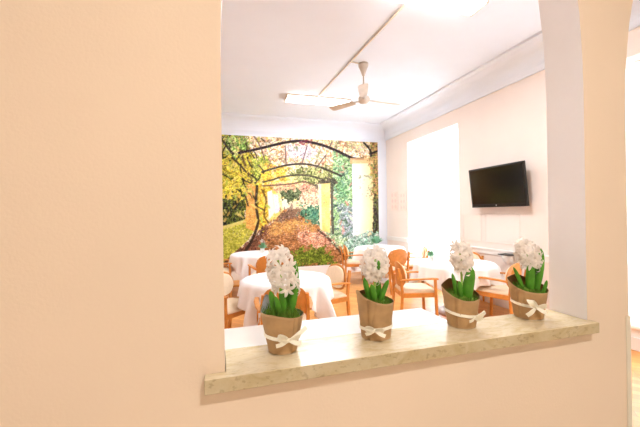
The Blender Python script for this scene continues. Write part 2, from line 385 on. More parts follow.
    put(poly([(279,191),(290,188),(303,191),(300,199),(292,202),(283,200)],A*.5+a*.5,B),pal([(40,52,34),(86,106,66),(140,150,110),(50,70,46)],1.1,1.1,16))
    # right-hand shrubs behind the columns
    put(poly([(333,150),(354,160),(354,250),(332,238)]),pal([(96,130,90),(146,186,120),(186,214,160),(120,168,120),(206,216,190),(150,196,150)],.5,.5,17))
    put(poly([(338,205),(356,205),(356,245),(342,240)],A,B),pal([(150,150,176),(196,190,214),(116,140,140),(206,206,222)],.5,.5,18),.8)
    put(poly([(340,178),(350,182),(348,200),(336,198)],A,B),pal([(96,160,110),(150,206,150)],.5,.5,19),.6)
    # path
    path=poly([(284,209),(300,209),(306,214),(318,226),(334,240),(352,262),(352,275),(196,275),(196,262),(250,245),(264,232)],a+wob*.3,b)
    put(path,pal([(110,72,48),(160,108,62),(200,140,84),(180,122,78),(226,174,116),(140,92,60)],.45,1.3,20,.7))
    put(poly([(278,220),(312,222),(318,232),(266,234)],A,B),pal([(226,160,74),(240,190,110),(200,136,66)],.5,1.2,21),.6)
    put(poly([(286,207),(300,207),(308,216),(296,217),(272,224)],A,B),pal([(120,96,96),(160,130,110),(100,86,80)],.8,1,22),.7)
    put(poly([(296,228),(330,232),(340,246),(318,248),(300,244)],A,B),pal([(226,160,136),(244,196,170),(200,120,90),(246,214,190)],.7,1.1,23),.85)
    put(poly([(293,250),(312,247),(328,250),(337,264),(292,266)],A,B),pal([(72,92,20),(118,140,40),(150,166,56),(96,110,30)],.6,.9,24))
    put(poly([(250,240),(262,228),(272,224),(262,240),(256,252),(226,264),(226,256)],A,B),pal([(70,44,40),(120,80,60),(150,96,76),(96,60,50)],.7,.7,25),.85)
    # path border on the right
    put(stroke([(318,230),(330,240),(342,254),(346,262)],1.6),(96,60,50),.8)
    put(poly([(300,205),(320,206),(322,224),(308,222),(300,214)],A,B),pal([(44,96,84),(86,146,120),(120,170,130),(40,80,60)],.7,.7,26))
    put(poly([(320,228),(336,230),(352,240),(356,256),(346,256),(332,240)],A,B),pal([(110,150,110),(176,200,150),(206,220,186),(130,170,140)],.6,.6,27))
    # low wall, orange post, dark opening on the left
    put(poly([(190,196),(244,190),(246,222),(190,230)],A,b),pal([(40,46,26),(70,84,40),(128,140,50),(36,36,30),(90,110,50)],.45,.25,28))
    put(poly([(190,229),(224,226),(256,216),(256,228),(248,240),(224,262),(190,275)],a,b),pal([(196,196,70),(222,214,96),(178,180,54),(232,224,120)],.35,.5,29,.5))
    put(poly([(190,229),(224,226),(256,216),(256,219),(224,229),(190,232)]),(236,222,140),.8)
    put(poly([(246,186),(250,183),(256,187),(256,232),(246,228)]),pal([(238,170,80),(244,190,104),(230,156,70)],.4,.3,30,.35))
    put(stroke([(257,186),(256,205),(258,222),(252,240),(246,250)],2.2),(74,54,38),.9); put(stroke([(262,190),(266,200),(264,215),(268,222)],1.2),(120,86,40),.8)
    put(stroke([(240,150),(246,168),(252,182)],2),(96,70,50),.7)
    # yellow leaves hanging over the opening
    lf=fbm(a*.5,b*.5,41); put(poly([(190,160),(248,165),(250,196),(236,202),(190,196)],A,B)*(lf>.47),pal([(206,196,60),(240,210,80),(176,180,50)],.5,.5,31))
    tw=np.random.RandomState(4)
    for k in range(26):
        x0=tw.uniform(222,262); y0=tw.uniform(138,205); an=tw.uniform(.4,2.2); L=tw.uniform(5,13)
        put(stroke([(x0,y0),(x0+L*.5*math.cos(an)+tw.uniform(-2,2),y0+L*.5*math.sin(an)),(x0+L*math.cos(an),y0+L*math.sin(an))],tw.uniform(.5,1.3)),(58,54,30),.75)
    for k in range(70):
        x0=tw.uniform(222,268); y0=tw.uniform(136,222); an=tw.uniform(.2,2.6); L=tw.uniform(2,5)
        put(stroke([(x0,y0),(x0+L*math.cos(an),y0+L*math.sin(an))],tw.uniform(.9,1.8)),[(226,214,110),(250,226,130),(190,206,90),(236,190,90)][k%4],.7)
    for k in range(60):
        x0=tw.uniform(262,352); y0=tw.uniform(139,172); an=tw.uniform(0,6.28); L=tw.uniform(1.5,4)
        put(stroke([(x0,y0),(x0+L*math.cos(an),y0+L*math.sin(an))],tw.uniform(.6,1.4)),[(150,110,90),(190,160,120),(120,130,70),(250,240,230),(230,140,120)][k%5],.6)
    for k in range(60):
        x0=tw.uniform(333,353); y0=tw.uniform(165,238); an=tw.uniform(0,6.28); L=tw.uniform(1.5,5)
        put(stroke([(x0,y0),(x0+L*math.cos(an),y0+L*math.sin(an))],tw.uniform(.6,1.4)),[(70,110,70),(60,90,80),(220,236,200),(236,150,140),(120,160,150)][k%5],.6)
    # arches
    dk=(64,46,54)
    put(stroke([(239,153),(262,148),(283,143),(300,141),(318,144),(335,150),(352,158),(363,159)],2.1),dk)
    put(stroke([(223,141),(228,148),(233,154)],2),(60,50,50),.8); put(stroke([(232,158),(240,165),(246,172)],1.4),(70,56,46),.8)
    put(stroke([(262,172),(275,168),(288,165),(303,164),(316,166),(330,171),(341,176)],1.5),(74,64,54),.9)
    put(stroke([(263,182),(272,180),(282,177),(300,175),(318,178),(330,185)],1.3),(84,74,60),.8)
    put(stroke([(263,186),(290,184),(305,182),(322,189)],1.1),(120,90,70),.8)
    put(poly([(316,182),(328,178),(338,178),(330,192),(318,190)],A,B),pal([(70,58,56),(110,96,80)],.8,.8,32),.8)
    for s in ([(254,136),(260,146),(265,160)],[(285,146),(286,165)],[(307,146),(302,164)],[(326,155),(316,168)],[(332,142),(329,148)]): put(stroke(s,.9),(110,84,84),.7)
    put(poly([(299,138),(309,139),(308,144),(300,144)],A,B),(160,60,90),.7)
    # yellow column, dark trunk, big column
    put(poly([(320,184),(330,183),(330,233),(321,230)]),pal([(250,214,122),(252,226,150)],.3,.2,33,.2)); put(poly([(318,184),(321,184),(322,230),(320,229)]),(250,236,196))
    put(stroke([(332,180),(332,210),(333,233)],2.2),(96,96,80),.85)
    g=np.clip((a-352)/22,0,1)[...,None]; gc=np.array((246,240,250))*(1-g)+np.array((248,222,160))*g
    put(poly([(352,160),(374,160),(374,246),(353,246)]),gc)
    sp=fbm(a*.5,b*.5,44); put(poly([(358,175),(372,175),(372,200),(356,196)])*(sp>.58),(150,160,130),.7)
    put(poly([(350,158),(374,158),(374,163),(350,164)]),(242,190,130),.8)
    put(poly([(373,160),(384,160),(384,250),(373,246)],a+wob*.25,b),pal([(64,50,50),(84,70,60),(120,130,70),(60,50,56)],.6,.35,34))
    put(poly([(370,140),(384,140),(384,200),(373,196)],A,B),pal([(90,110,50),(170,176,80),(224,150,110),(130,150,70),(236,190,120)],.7,.7,35),.9)
    put(stroke([(364,143),(370,150),(371,156)],1.5),(70,60,50)); put(stroke([(370,154),(380,150)],1.5),(60,50,50))
    put(poly([(345,240),(356,234),(384,232),(384,262),(345,262)],A,B),pal([(80,130,110),(136,180,160),(190,210,200),(100,150,120)],.6,.6,36),.9)
    # spray of small light and dark leaves over everything but the columns
    spk=vnoise(a*1.7,b*1.7,50); put((spk>.86)&(b<240),(255,246,236),.45); put((spk<.10)&(b<215)&(a<352),(60,66,40),.4)
    return np.clip(col,0,255)
MX0,MX1,MZ0,MZ1=-.7,3.975,.222,3.345
NX,NZ=420,290
F_,R_,U_=cam_axes()
gx=np.linspace(MX0,MX1,NX+1); gz=np.linspace(MZ0,MZ1,NZ+1); XX,ZZ=np.meshgrid(gx,gz)
P=[XX,np.full_like(XX,YF),ZZ-H]
dep=sum(P[i]*F_[i] for i in range(3)); ua=sum(P[i]*R_[i] for i in range(3))/dep; va=sum(P[i]*U_[i] for i in range(3))/dep
cols=paint(320+336.4*ua,213.5-336.4*va)/255.
cols=cols*.84+cols.mean(-1,keepdims=True)*.16; cols=cols**1.3
lin=np.where(cols<=.04045,cols/12.92,((cols+.055)/1.055)**2.4)
me=bpy.data.meshes.new('mural_print')
verts=np.stack([XX,np.full_like(XX,YF-.006),ZZ],-1).reshape(-1,3); n1=NX+1
idx=np.arange((NZ+1)*n1).reshape(NZ+1,n1)
faces=np.stack([idx[:-1,:-1],idx[:-1,1:],idx[1:,1:],idx[1:,:-1]],-1).reshape(-1,4)
me.from_pydata(verts.tolist(),[],faces.tolist())
ca=me.color_attributes.new('ink','FLOAT_COLOR','POINT')
ca.data.foreach_set('color',np.concatenate([lin.reshape(-1,3),np.ones((lin.shape[0]*lin.shape[1],1))],1).astype(np.float32).ravel())
mm=bpy.data.materials.new('mural_ink'); mm.use_nodes=True; nt=mm.node_tree; b=nt.nodes['Principled BSDF']
at=nt.nodes.new('ShaderNodeAttribute'); at.attribute_name='ink'; nt.links.new(at.outputs['Color'],b.inputs['Base Color']); b.inputs['Roughness'].default_value=.6; b.inputs['Specular IOR Level'].default_value=.2
t=thing('wall_mural','large printed wall mural of an autumn garden pergola path on the back wall','mural',((MX0+MX1)/2,YF,MZ0))
o=link('printed_sheet',me,mm,t); o.location=-Vector(t.location)
bm=bmesh.new(); box(bm,MX0,MX1,YF-.005,YF-.001,MZ0,MZ1); o=obj('backing_panel',bm,M['white'],t); o.location=-Vector(t.location)

# ------------------------------------------------------------------ furniture
def round_panel(bm,w,h,t,z0,x,curve=.03,n=28,p=2.6):
    """upright rounded back panel facing +x, curved in plan, centred on y=0"""
    fr=[];bk=[]
    cols_=13; rows_=9
    def pt(u,v,off):
        # superellipse mapping of square to rounded shape
        uu=u*math.sqrt(max(0,1-.47*v*v)); vv=v*math.sqrt(max(0,1-.40*u*u))
        y=uu*w/2; z=z0+h/2+vv*h/2
        return (x+off+curve*(y/(w/2))**2-.06*(z-z0), y, z)
    G=[[ [bm.verts.new(pt(-1+2*i/(cols_-1),-1+2*j/(rows_-1),o_)) for i in range(cols_)] for j in range(rows_)] for o_ in (t/2,-t/2)]
    for g in G:
        for j in range(rows_-1):
            for i in range(cols_-1): bm.faces.new([g[j][i],g[j][i+1],g[j+1][i+1],g[j+1][i]])
    ed=[(0,i) for i in range(cols_)]+[(j,cols_-1) for j in range(1,rows_)]+[(rows_-1,i) for i in range(cols_-2,-1,-1)]+[(j,0) for j in range(rows_-2,0,-1)]
    for k in range(len(ed)):
        a,b_=ed[k],ed[(k+1)%len(ed)]
        bm.faces.new([G[0][a[0]][a[1]],G[0][b_[0]][b_[1]],G[1][b_[0]][b_[1]],G[1][a[0]][a[1]]])
def cushion(bm,x0,x1,y0,y1,z0,t):
    n=12; top=[];bot=[]
    for j in range(n+1):
        r1=[];r2=[]
        for i in range(n+1):
            u=-1+2*i/n; v=-1+2*j/n
            k=(1-abs(u)**6)*(1-abs(v)**6)
            x=(x0+x1)/2+(x1-x0)/2*u*(1-.05*abs(v)**4); y=(y0+y1)/2+(y1-y0)/2*v*(1-.05*abs(u)**4)
            r1.append(bm.verts.new((x,y,z0+t*(.35+.65*k**.5)))); r2.append(bm.verts.new((x,y,z0)))
        top.append(r1);bot.append(r2)
    for g in (top,bot):
        for j in range(n):
            for i in range(n): bm.faces.new([g[j][i],g[j][i+1],g[j+1][i+1],g[j+1][i]])
    ed=[(0,i) for i in range(n+1)]+[(j,n) for j in range(1,n+1)]+[(n,i) for i in range(n-1,-1,-1)]+[(j,0) for j in range(n-1,0,-1)]
    for k in range(len(ed)):
        a,b_=ed[k],ed[(k+1)%len(ed)]; bm.faces.new([top[a[0]][a[1]],top[b_[0]][b_[1]],bot[b_[0]][b_[1]],bot[a[0]][a[1]]])
def make_chair(label,group):
    t=thing('dining_armchair',label,'chair',(0,0,0),0,group)
    for s in (-1,1):
        bm=bmesh.new(); bar(bm,[(.235,s*.25,0),(.225,s*.25,.3),(.215,s*.25,.615)],.034,.034,up=(1,0,0)); obj('leg',bm,M['wood'],t,bevel=.004)
        bm=bmesh.new(); bar(bm,[(-.26,s*.215,0),(-.225,s*.215,.25),(-.215,s*.215,.44),(-.235,s*.215,.62),(-.262,s*.205,.76)],.032,.034,up=(1,0,0)); obj('leg',bm,M['wood'],t,bevel=.004)
        bm=bmesh.new(); bar(bm,[(-.245,s*.225,.60),(-.12,s*.255,.618),(.05,s*.268,.626),(.2,s*.262,.624),(.25,s*.25,.617)],.05,.022); obj('armrest',bm,M['wood'],t,bevel=.006)
    bm=bmesh.new()
    box(bm,-.21,.235,-.245,-.222,.375,.435); box(bm,-.21,.235,.222,.245,.375,.435); box(bm,.205,.232,-.235,.235,.375,.435); box(bm,-.225,-.2,-.2,.2,.375,.435)
    obj('seat_frame',bm,M['wood'],t,bevel=.004)
    bm=bmesh.new(); cushion(bm,-.21,.25,-.235,.235,.432,.055); obj('seat',bm,M['cream'],t,smooth=True)
    bm=bmesh.new(); round_panel(bm,.46,.34,.014,.485,-.20); obj('backrest',bm,M['wood'],t,bevel=.003)
    bm=bmesh.new(); round_panel(bm,.41,.29,.03,.51,-.181); obj('back_pad',bm,M['cream'],t,bevel=.01,smooth=True)
    return t
R_=math.radians
chairs=[
 ((.60,3.36),84,'orange beech armchair with its back to the ledge, in front of the nearest left table','chairs round the nearest left table'),
 ((.09,4.08),-50,'cream padded armchair partly behind the hatch edge, left of the nearest left table','chairs round the nearest left table'),
 ((1.30,4.22),194,'armchair with cream pad facing the camera, right of the nearest left table','chairs round the nearest left table'),
 ((.76,5.85),97,'small orange backed armchair in front of the far left table','chairs round the far left table'),
 ((-.06,6.62),0,'armchair at the hatch edge, left of the far left table under the mural','chairs round the far left table'),
 ((2.78,6.80),-12,'sideways armchair standing alone on the left of the far table by the mural corner','chairs round the far right table'),
 ((3.15,5.82),100,'orange backed armchair seen from behind in front of the far corner table','chairs round the far right table'),
 ((3.78,6.02),150,'armchair mostly hidden behind the other chairs, beside the curtain end','chairs round the far right table'),
 ((2.56,4.12),-14,'armchair in side view with open arm, left of the table by the curtain','chairs round the table under the television'),
 ((3.60,3.66),112,'rounded orange back armchair under the television, between the two right flower pots','chairs round the table under the television'),
 ((3.87,4.66),212,'armchair between the table and the chair rail, only its back top showing','chairs round the table under the television'),
]
ch0=None
for (x,y),a,lab,g in chairs:
    if ch0 is None: ch0=make_chair(lab,g); ch0.location=(x,y,0); ch0.rotation_euler=(0,0,R_(a))
    else: dup(ch0,(x,y,0),R_(a),lab,g)

def cloth_mesh(R,half,top,rot,seed):
    rng=random.Random(seed); bm=bmesh.new(); N=192
    ph=[rng.uniform(0,6.28) for _ in range(4)]
    rings=[]; flatr=[.0,.35,.7,.93,.985]
    c=bm.verts.new((0,0,top))
    for fr_ in flatr[1:]:
        rings.append([bm.verts.new((fr_*R*math.cos(2*PI*k/N),fr_*R*math.sin(2*PI*k/N),top-(0.002 if fr_>.98 else 0))) for k in range(N)])
    K=14
    for j in range(1,K+1):
        row=[]
        for k in range(N):
            th=2*PI*k/N; t2=th-rot
            ext=half/max(abs(math.cos(t2)),abs(math.sin(t2))); ext=min(ext,half*1.40)
            drop=(ext-R)*j/K
            corner=(ext/half-1)/.4
            fold=(math.sin(th*15+ph[0])*.55+math.sin(th*23+ph[1])*.3+math.sin(th*9+ph[2])*.3)
            rr=R+.008+min(drop,.03)*.5+drop*(.10+.06*corner)+fold*min(drop,.35)*(.20+.14*corner)
            row.append(bm.verts.new((rr*math.cos(th),rr*math.sin(th),top-.004-drop)))
        rings.append(row)
    for k in range(N): bm.faces.new([c,rings[0][k],rings[0][(k+1)%N]])
    for a,b_ in zip(rings,rings[1:]):
        for k in range(N): bm.faces.new([a[k],a[(k+1)%N],b_[(k+1)%N],b_[k]])
    return bm
tables=[
 ((.74,3.96),.5,.70,-.1,'round dining table under white cloth, nearest on the left','nearest left table behind the two left pots'),
 ((.70,6.7),.5,.70,.2,'round dining table under white cloth, farthest left below the mural path','far left table at the foot of the mural'),
 ((3.36,6.75),.52,.74,.6,'round dining table with white base disc, in the mural corner by the window','far table in the mural corner beside the curtain'),
 ((3.36,4.26),.55,.78,.1,'round dining table by the curtain, in front of the chair rail and television wall','large table by the bright curtain, below the television'),
]
t0=None
for i,((x,y),R,half,rot,lab,cl) in enumerate(tables):
    t=thing('dining_table',lab,'table',(x,y,0),0,'round dining tables under white cloths')
    bm=bmesh.new(); lathe(bm,[(R-.01,.715),(R,.722),(R,.738),(R-.006,.743)],48); obj('tabletop',bm,M['wood'],t)
    bm=bmesh.new(); lathe(bm,[(.045,.02),(.04,.1),(.035,.4),(.045,.69),(.16,.70),(.16,.714)],24); obj('column',bm,M['gloss_white'],t,smooth=True)
    bm=bmesh.new(); lathe(bm,[(.28,0),(.285,.008),(.27,.02),(.08,.035),(.05,.04)],40); obj('base',bm,M['gloss_white'],t,smooth=True)
    o=obj('tablecloth',cloth_mesh(R+.004,half,.750,rot,i+3),M['cloth'],smooth=True); o.location=(x,y,0)
    md=o.modifiers.new('s','SOLIDIFY'); md.thickness=.003; md.offset=-1
    tag(o,'white draped tablecloth on the '+cl,'tablecloth','white tablecloths')

# small table plants
def table_plant(loc,label,cat,pot_r,pot_h,leafmat,flower,n,hgt,seed):
    rng=random.Random(seed); t=thing('potted_plant',label,cat,loc,0,'small plants on the dining tables')
    bm=bmesh.new(); lathe(bm,[(pot_r*.7,0),(pot_r*.95,pot_h*.6),(pot_r,pot_h),(pot_r*.85,pot_h),(pot_r*.8,pot_h*.85)],20); obj('pot',bm,M['ceramic'],t,smooth=True)
    bm=bmesh.new()
    for k in range(n):
        a=rng.uniform(0,6.28); el=rng.uniform(.3,1.4); L=rng.uniform(.6,1)*hgt
        d=Vector((math.cos(a)*math.cos(el),math.sin(a)*math.cos(el),math.sin(el)))
        p0=Vector((0,0,pot_h*.8)); p1=p0+d*L
        s=d.cross(Vector((0,0,1))).normalized()*(.012+.05*hgt)*rng.uniform(.7,1.3)
        mid=p0.lerp(p1,.6)+Vector((0,0,.01))
        vs=[bm.verts.new(v) for v in (p0+s*.15,mid+s,p1-Vector((0,0,.02)),mid-s,p0-s*.15)]; bm.faces.new([vs[0],vs[1],vs[3],vs[4]]); bm.faces.new([vs[1],vs[2],vs[3]])
    obj('foliage',bm,leafmat,t)
    if flower:
        bm=bmesh.new()
        for k in range(14):
            a=rng.uniform(0,6.28); r=rng.uniform(0,.05); p=Vector((r*math.cos(a),r*math.sin(a),pot_h+hgt*.75+rng.uniform(-.02,.04)))
            for q in range(5):
                b0=q*2*PI/5; vs=[bm.verts.new(p+Vector(v)) for v in ((0,0,0),(.018*math.cos(b0-.5),.018*math.sin(b0-.5),.008),(.026*math.cos(b0),.026*math.sin(b0),.004),(.018*math.cos(b0+.5),.018*math.sin(b0+.5),.008))]; bm.faces.new(vs)
        obj('blossom',bm,M['whitepetal'],t)
    return t
table_plant((.80,6.78,.752),'small white flowering plant on the far left table','plant',.045,.08,M['darkleaf'],True,70,.17,1)
table_plant((3.34,6.85,.752),'bushy pale green plant on the far table in the mural corner','plant',.07,.07,M['darkleaf'],True,170,.24,2)
table_plant((3.12,4.5,.752),'small bluish green plant on the table by the bright curtain','plant',.04,.08,M['darkleaf'],True,50,.13,3)

# ------------------------------------------------------------------ television
t=thing('television','black flat screen television hanging tilted on the peach wall','television',(XR-.12,4.185,1.565))
t.rotation_euler=(0,R_(-6),0)
TW,TH=1.07,.635
bm=bmesh.new(); box(bm,-.012,.028,-TW/2,TW/2,0,TH); box(bm,.028,.055,-TW/2+.12,TW/2-.12,.08,TH-.12); obj('housing',bm,M['tvbody'],t,bevel=.006)
bm=bmesh.new(); box(bm,-.0135,-.012,-TW/2+.03,TW/2-.03,.055,TH-.03); obj('screen',bm,M['tvscreen'],t)
bm=bmesh.new()
tube(bm,[(-.0135,.012,.03),(-.0145,.012,.03)],.011,16); obj('round_logo',bm,M['logo'],t)
bm=bmesh.new(); box(bm,.05,.1405,-.09,.09,.20,.34); obj('wall_bracket',bm,M['black'],t)
# small prints in the corner beside the curtain
for (yc,z0,z1,w,lab) in ((7.6,1.56,2.02,.3,'pale pink print on the narrow wall strip nearest the mural'),(7.18,1.54,1.98,.24,'pale paper print on the wall strip nearest the curtain')):
    t=thing('wall_print',lab,'picture',(XR,yc,z0),0,'two small prints in the corner')
    bm=bmesh.new(); box(bm,-.012,0,-w/2,w/2,0,z1-z0); obj('sheet',bm,M['paper'],t)
    for rr_ in range(3):
        for cc in range(2):
            y=-w/4+cc*w/2; z=.07+rr_*(z1-z0)/3.1
            bm=bmesh.new(); tube(bm,[(-.012,y,z+.02),(-.0135,y,z+.02)],w*.16,14); obj('pink_motif',bm,M['pinkink'],t)
# black tray on a white bracket at the chair rail
t=thing('wall_bracket_shelf','white rounded wall bracket holding a black tray, beside the rightmost pot flower','shelf',(XR,4.06,0))
bm=bmesh.new(); lathe(bm,[(.02,.70),(.05,.75),(.075,.80),(.08,.835)],24,cx=-.082); box(bm,-.08,0,-.04,.04,.72,.83); obj('bracket',bm,M['ceramic'],t,smooth=False)
o=bmesh.new(); box(o,XR-.165,XR-.025,3.96,4.16,.836,.852); tag(obj('tray',o,M['black'],bevel=.004),'flat black tray lying on the white wall bracket','tray')

# ------------------------------------------------------------------ ceiling things
def lamp(x,y,L,W,label,z=ZC):
    t=thing('ceiling_light',label,'lamp',(x,y,z),0,'fluorescent ceiling lights')
    bm=bmesh.new(); box(bm,-L/2,L/2,-W/2,W/2,-.03,0); box(bm,-L/2,-L/2+.02,-W/2,W/2,-.075,-.03); box(bm,L/2-.02,L/2,-W/2,W/2,-.075,-.03); obj('housing',bm,M['beigeplastic'],t,bevel=.003)
    bm=bmesh.new(); box(bm,-L/2+.022,L/2-.022,-W/2+.01,W/2-.01,-.072,-.031); obj('diffuser',bm,M['tube'],t,bevel=.01)
lamp(1.86,6.3,1.28,.30,'lit fluorescent ceiling light below the fan, nearer the mural')
lamp(2.08,2.98,1.28,.26,'lit fluorescent ceiling light at the top edge of the photo')
bm=bmesh.new(); tube(bm,[(1.95,2.85,ZC-.012),(1.82,6.15,ZC-.012)],.011,8); tube(bm,[(1.885,4.62,ZC-.012),(2.1,4.66,ZC-.012)],.010,8)
tag(obj('cable_conduit',bm,M['beigeplastic'],smooth=True),'thin beige cable conduit running along the white ceiling between the lights','conduit')
FX,FY,FZ=2.1,4.66,3.2
t=thing('ceiling_fan','grey three blade ceiling fan on a short rod','fan',(FX,FY,FZ))
bm=bmesh.new(); lathe(bm,[(.02,.37),(.035,.42),(.055,.47),(.075,.515),(.078,.55)],24); obj('canopy',bm,M['fanmetal'],t,smooth=True)
bm=bmesh.new(); lathe(bm,[(.011,.06),(.011,.4)],12); obj('rod',bm,M['fanmetal'],t,smooth=True)
bm=bmesh.new(); lathe(bm,[(.03,-.045),(.06,-.04),(.085,-.015),(.09,.02),(.075,.05),(.035,.075),(.028,.13),(.02,.14)],28); obj('motor_housing',bm,M['fanmetal'],t,smooth=True)
for k,a in enumerate((123,5,245)):
    bm=bmesh.new(); a=R_(a)
    prof=[(.17,.045),(.22,.055),(.45,.066),(.58,.068),(.62,.058),(.635,.03)]
    up=[];dn=[]
    for r,w in prof:
        for s in (1,-1):
            v=Vector((r,s*w,s*w*.22)); v.rotate(Matrix.Rotation(a,3,'Z')); up.append(bm.verts.new(v+Vector((0,0,.004)))); dn.append(bm.verts.new(v))
    for i in range(0,len(up)-2,2):
        bm.faces.new([up[i],up[i+2],up[i+3],up[i+1]]); bm.faces.new([dn[i],dn[i+1],dn[i+3],dn[i+2]])
        bm.faces.new([up[i],dn[i],dn[i+2],up[i+2]]); bm.faces.new([up[i+1],up[i+3],dn[i+3],dn[i+1]])
    bm.faces.new([up[0],up[1],dn[1],dn[0]]); bm.faces.new([up[-2],dn[-2],dn[-1],up[-1]])
    o=obj('blade',bm,M['fanmetal'],t)
    bm=bmesh.new(); d=Vector((math.cos(a),math.sin(a),0)); bar(bm,[d*.07,d*.14+Vector((0,0,.006)),d*.24+Vector((0,0,.006))],.035,.008); obj('blade_arm',bm,M['metal'],o)

# ------------------------------------------------------------------ hyacinths in kraft paper pots
def strip(bm,pts,wdir,w,th=.0008):
    pts=[Vector(p) for p in pts]; rr=[]
    for i,p in enumerate(pts):
        d=(pts[min(i+1,len(pts)-1)]-pts[max(i-1,0)]).normalized()
        wd=Vector(wdir[i] if isinstance(wdir,list) else wdir).normalized(); ww=w[i] if isinstance(w,list) else w
        n=d.cross(wd).normalized()*th/2; s=wd*ww/2
        rr.append([bm.verts.new(q) for q in (p-s-n,p+s-n,p+s+n,p-s+n)])
    for a,b_ in zip(rr,rr[1:]):
        for k in range(4): bm.faces.new([a[k],a[(k+1)%4],b_[(k+1)%4],b_[k]])
    bm.faces.new(rr[0]); bm.faces.new(rr[-1])
def bez(p0,p1,p2,n=10):
    p0,p1,p2=Vector(p0),Vector(p1),Vector(p2)
    return [p0*(1-t)**2+p1*2*t*(1-t)+p2*t*t for t in [i/n for i in range(n+1)]]
def leaf_mesh(bm,pts,w,side,fold=.35):
    n=len(pts); rows=[]
    side=Vector(side).normalized()
    for i,p in enumerate(pts):
        t=i/(n-1); ww=w*(.55+.75*math.sin(PI*min(t*.75+.12,1)))*(1 if t<.75 else max(.04,math.sqrt(max(0,1-((t-.75)/.25)**2))))*.5
        d=(pts[min(i+1,n-1)]-pts[max(i-1,0)]).normalized(); s=(side-d*side.dot(d)).normalized(); nn=d.cross(s)
        rows.append([p+s*ww*k+nn*(abs(k)**1.5)*ww*fold for k in (-1,-.5,0,.5,1)])
    for off in (0,1):
        pass
    V=[[bm.verts.new(v) for v in r] for r in rows]
    nn=(pts[-1]-pts[0]).normalized().cross(side).normalized()*.0012
    W=[[bm.verts.new(v-nn) for v in r] for r in rows]
    for G in (V,W):
        for a,b_ in zip(G,G[1:]):
            for k in range(4): bm.faces.new([a[k],a[k+1],b_[k+1],b_[k]])
    for i in range(n-1):
        for k in (0,4): bm.faces.new([V[i][k],V[i+1][k],W[i+1][k],W[i][k]])
    bm.faces.new([V[0][k] for k in range(5)]+[W[0][k] for k in range(4,-1,-1)]); bm.faces.new([V[-1][k] for k in range(5)]+[W[-1][k] for k in range(4,-1,-1)])
def floret(bm,p,d,s,rng):
    d=d.normalized(); a=d.cross(Vector((0,0,1)));
    if a.length<.01: a=Vector((1,0,0))
    a.normalize(); b_=a.cross(d); r0=rng.uniform(0,1)
    # short tube
    base=[bm.verts.new(p+(a*math.cos(k*PI/3)+b_*math.sin(k*PI/3))*s*.13) for k in range(6)]
    th=[bm.verts.new(p+d*s*.5+(a*math.cos(k*PI/3)+b_*math.sin(k*PI/3))*s*.2) for k in range(6)]
    for k in range(6): bm.faces.new([base[k],base[(k+1)%6],th[(k+1)%6],th[k]])
    for k in range(6):
        an=(k+r0)*PI/3; u=a*math.cos(an)+b_*math.sin(an); v=-a*math.sin(an)+b_*math.cos(an)
        c0=p+d*s*.45
        pr=[(.12,.0,.13),(.45,.28,.22),(.8,.30,.17),(1.08,.10,.08),(1.15,-.05,.02)]
        R1=[[bm.verts.new(c0+u*s*r+d*s*h+v*s*w*q-d*s*.05*abs(q)) for q in (-1,0,1)] for r,h,w in pr]
        for x1,x2 in zip(R1,R1[1:]):
            for q in range(2): bm.faces.new([x1[q],x1[q+1],x2[q+1],x2[q]])
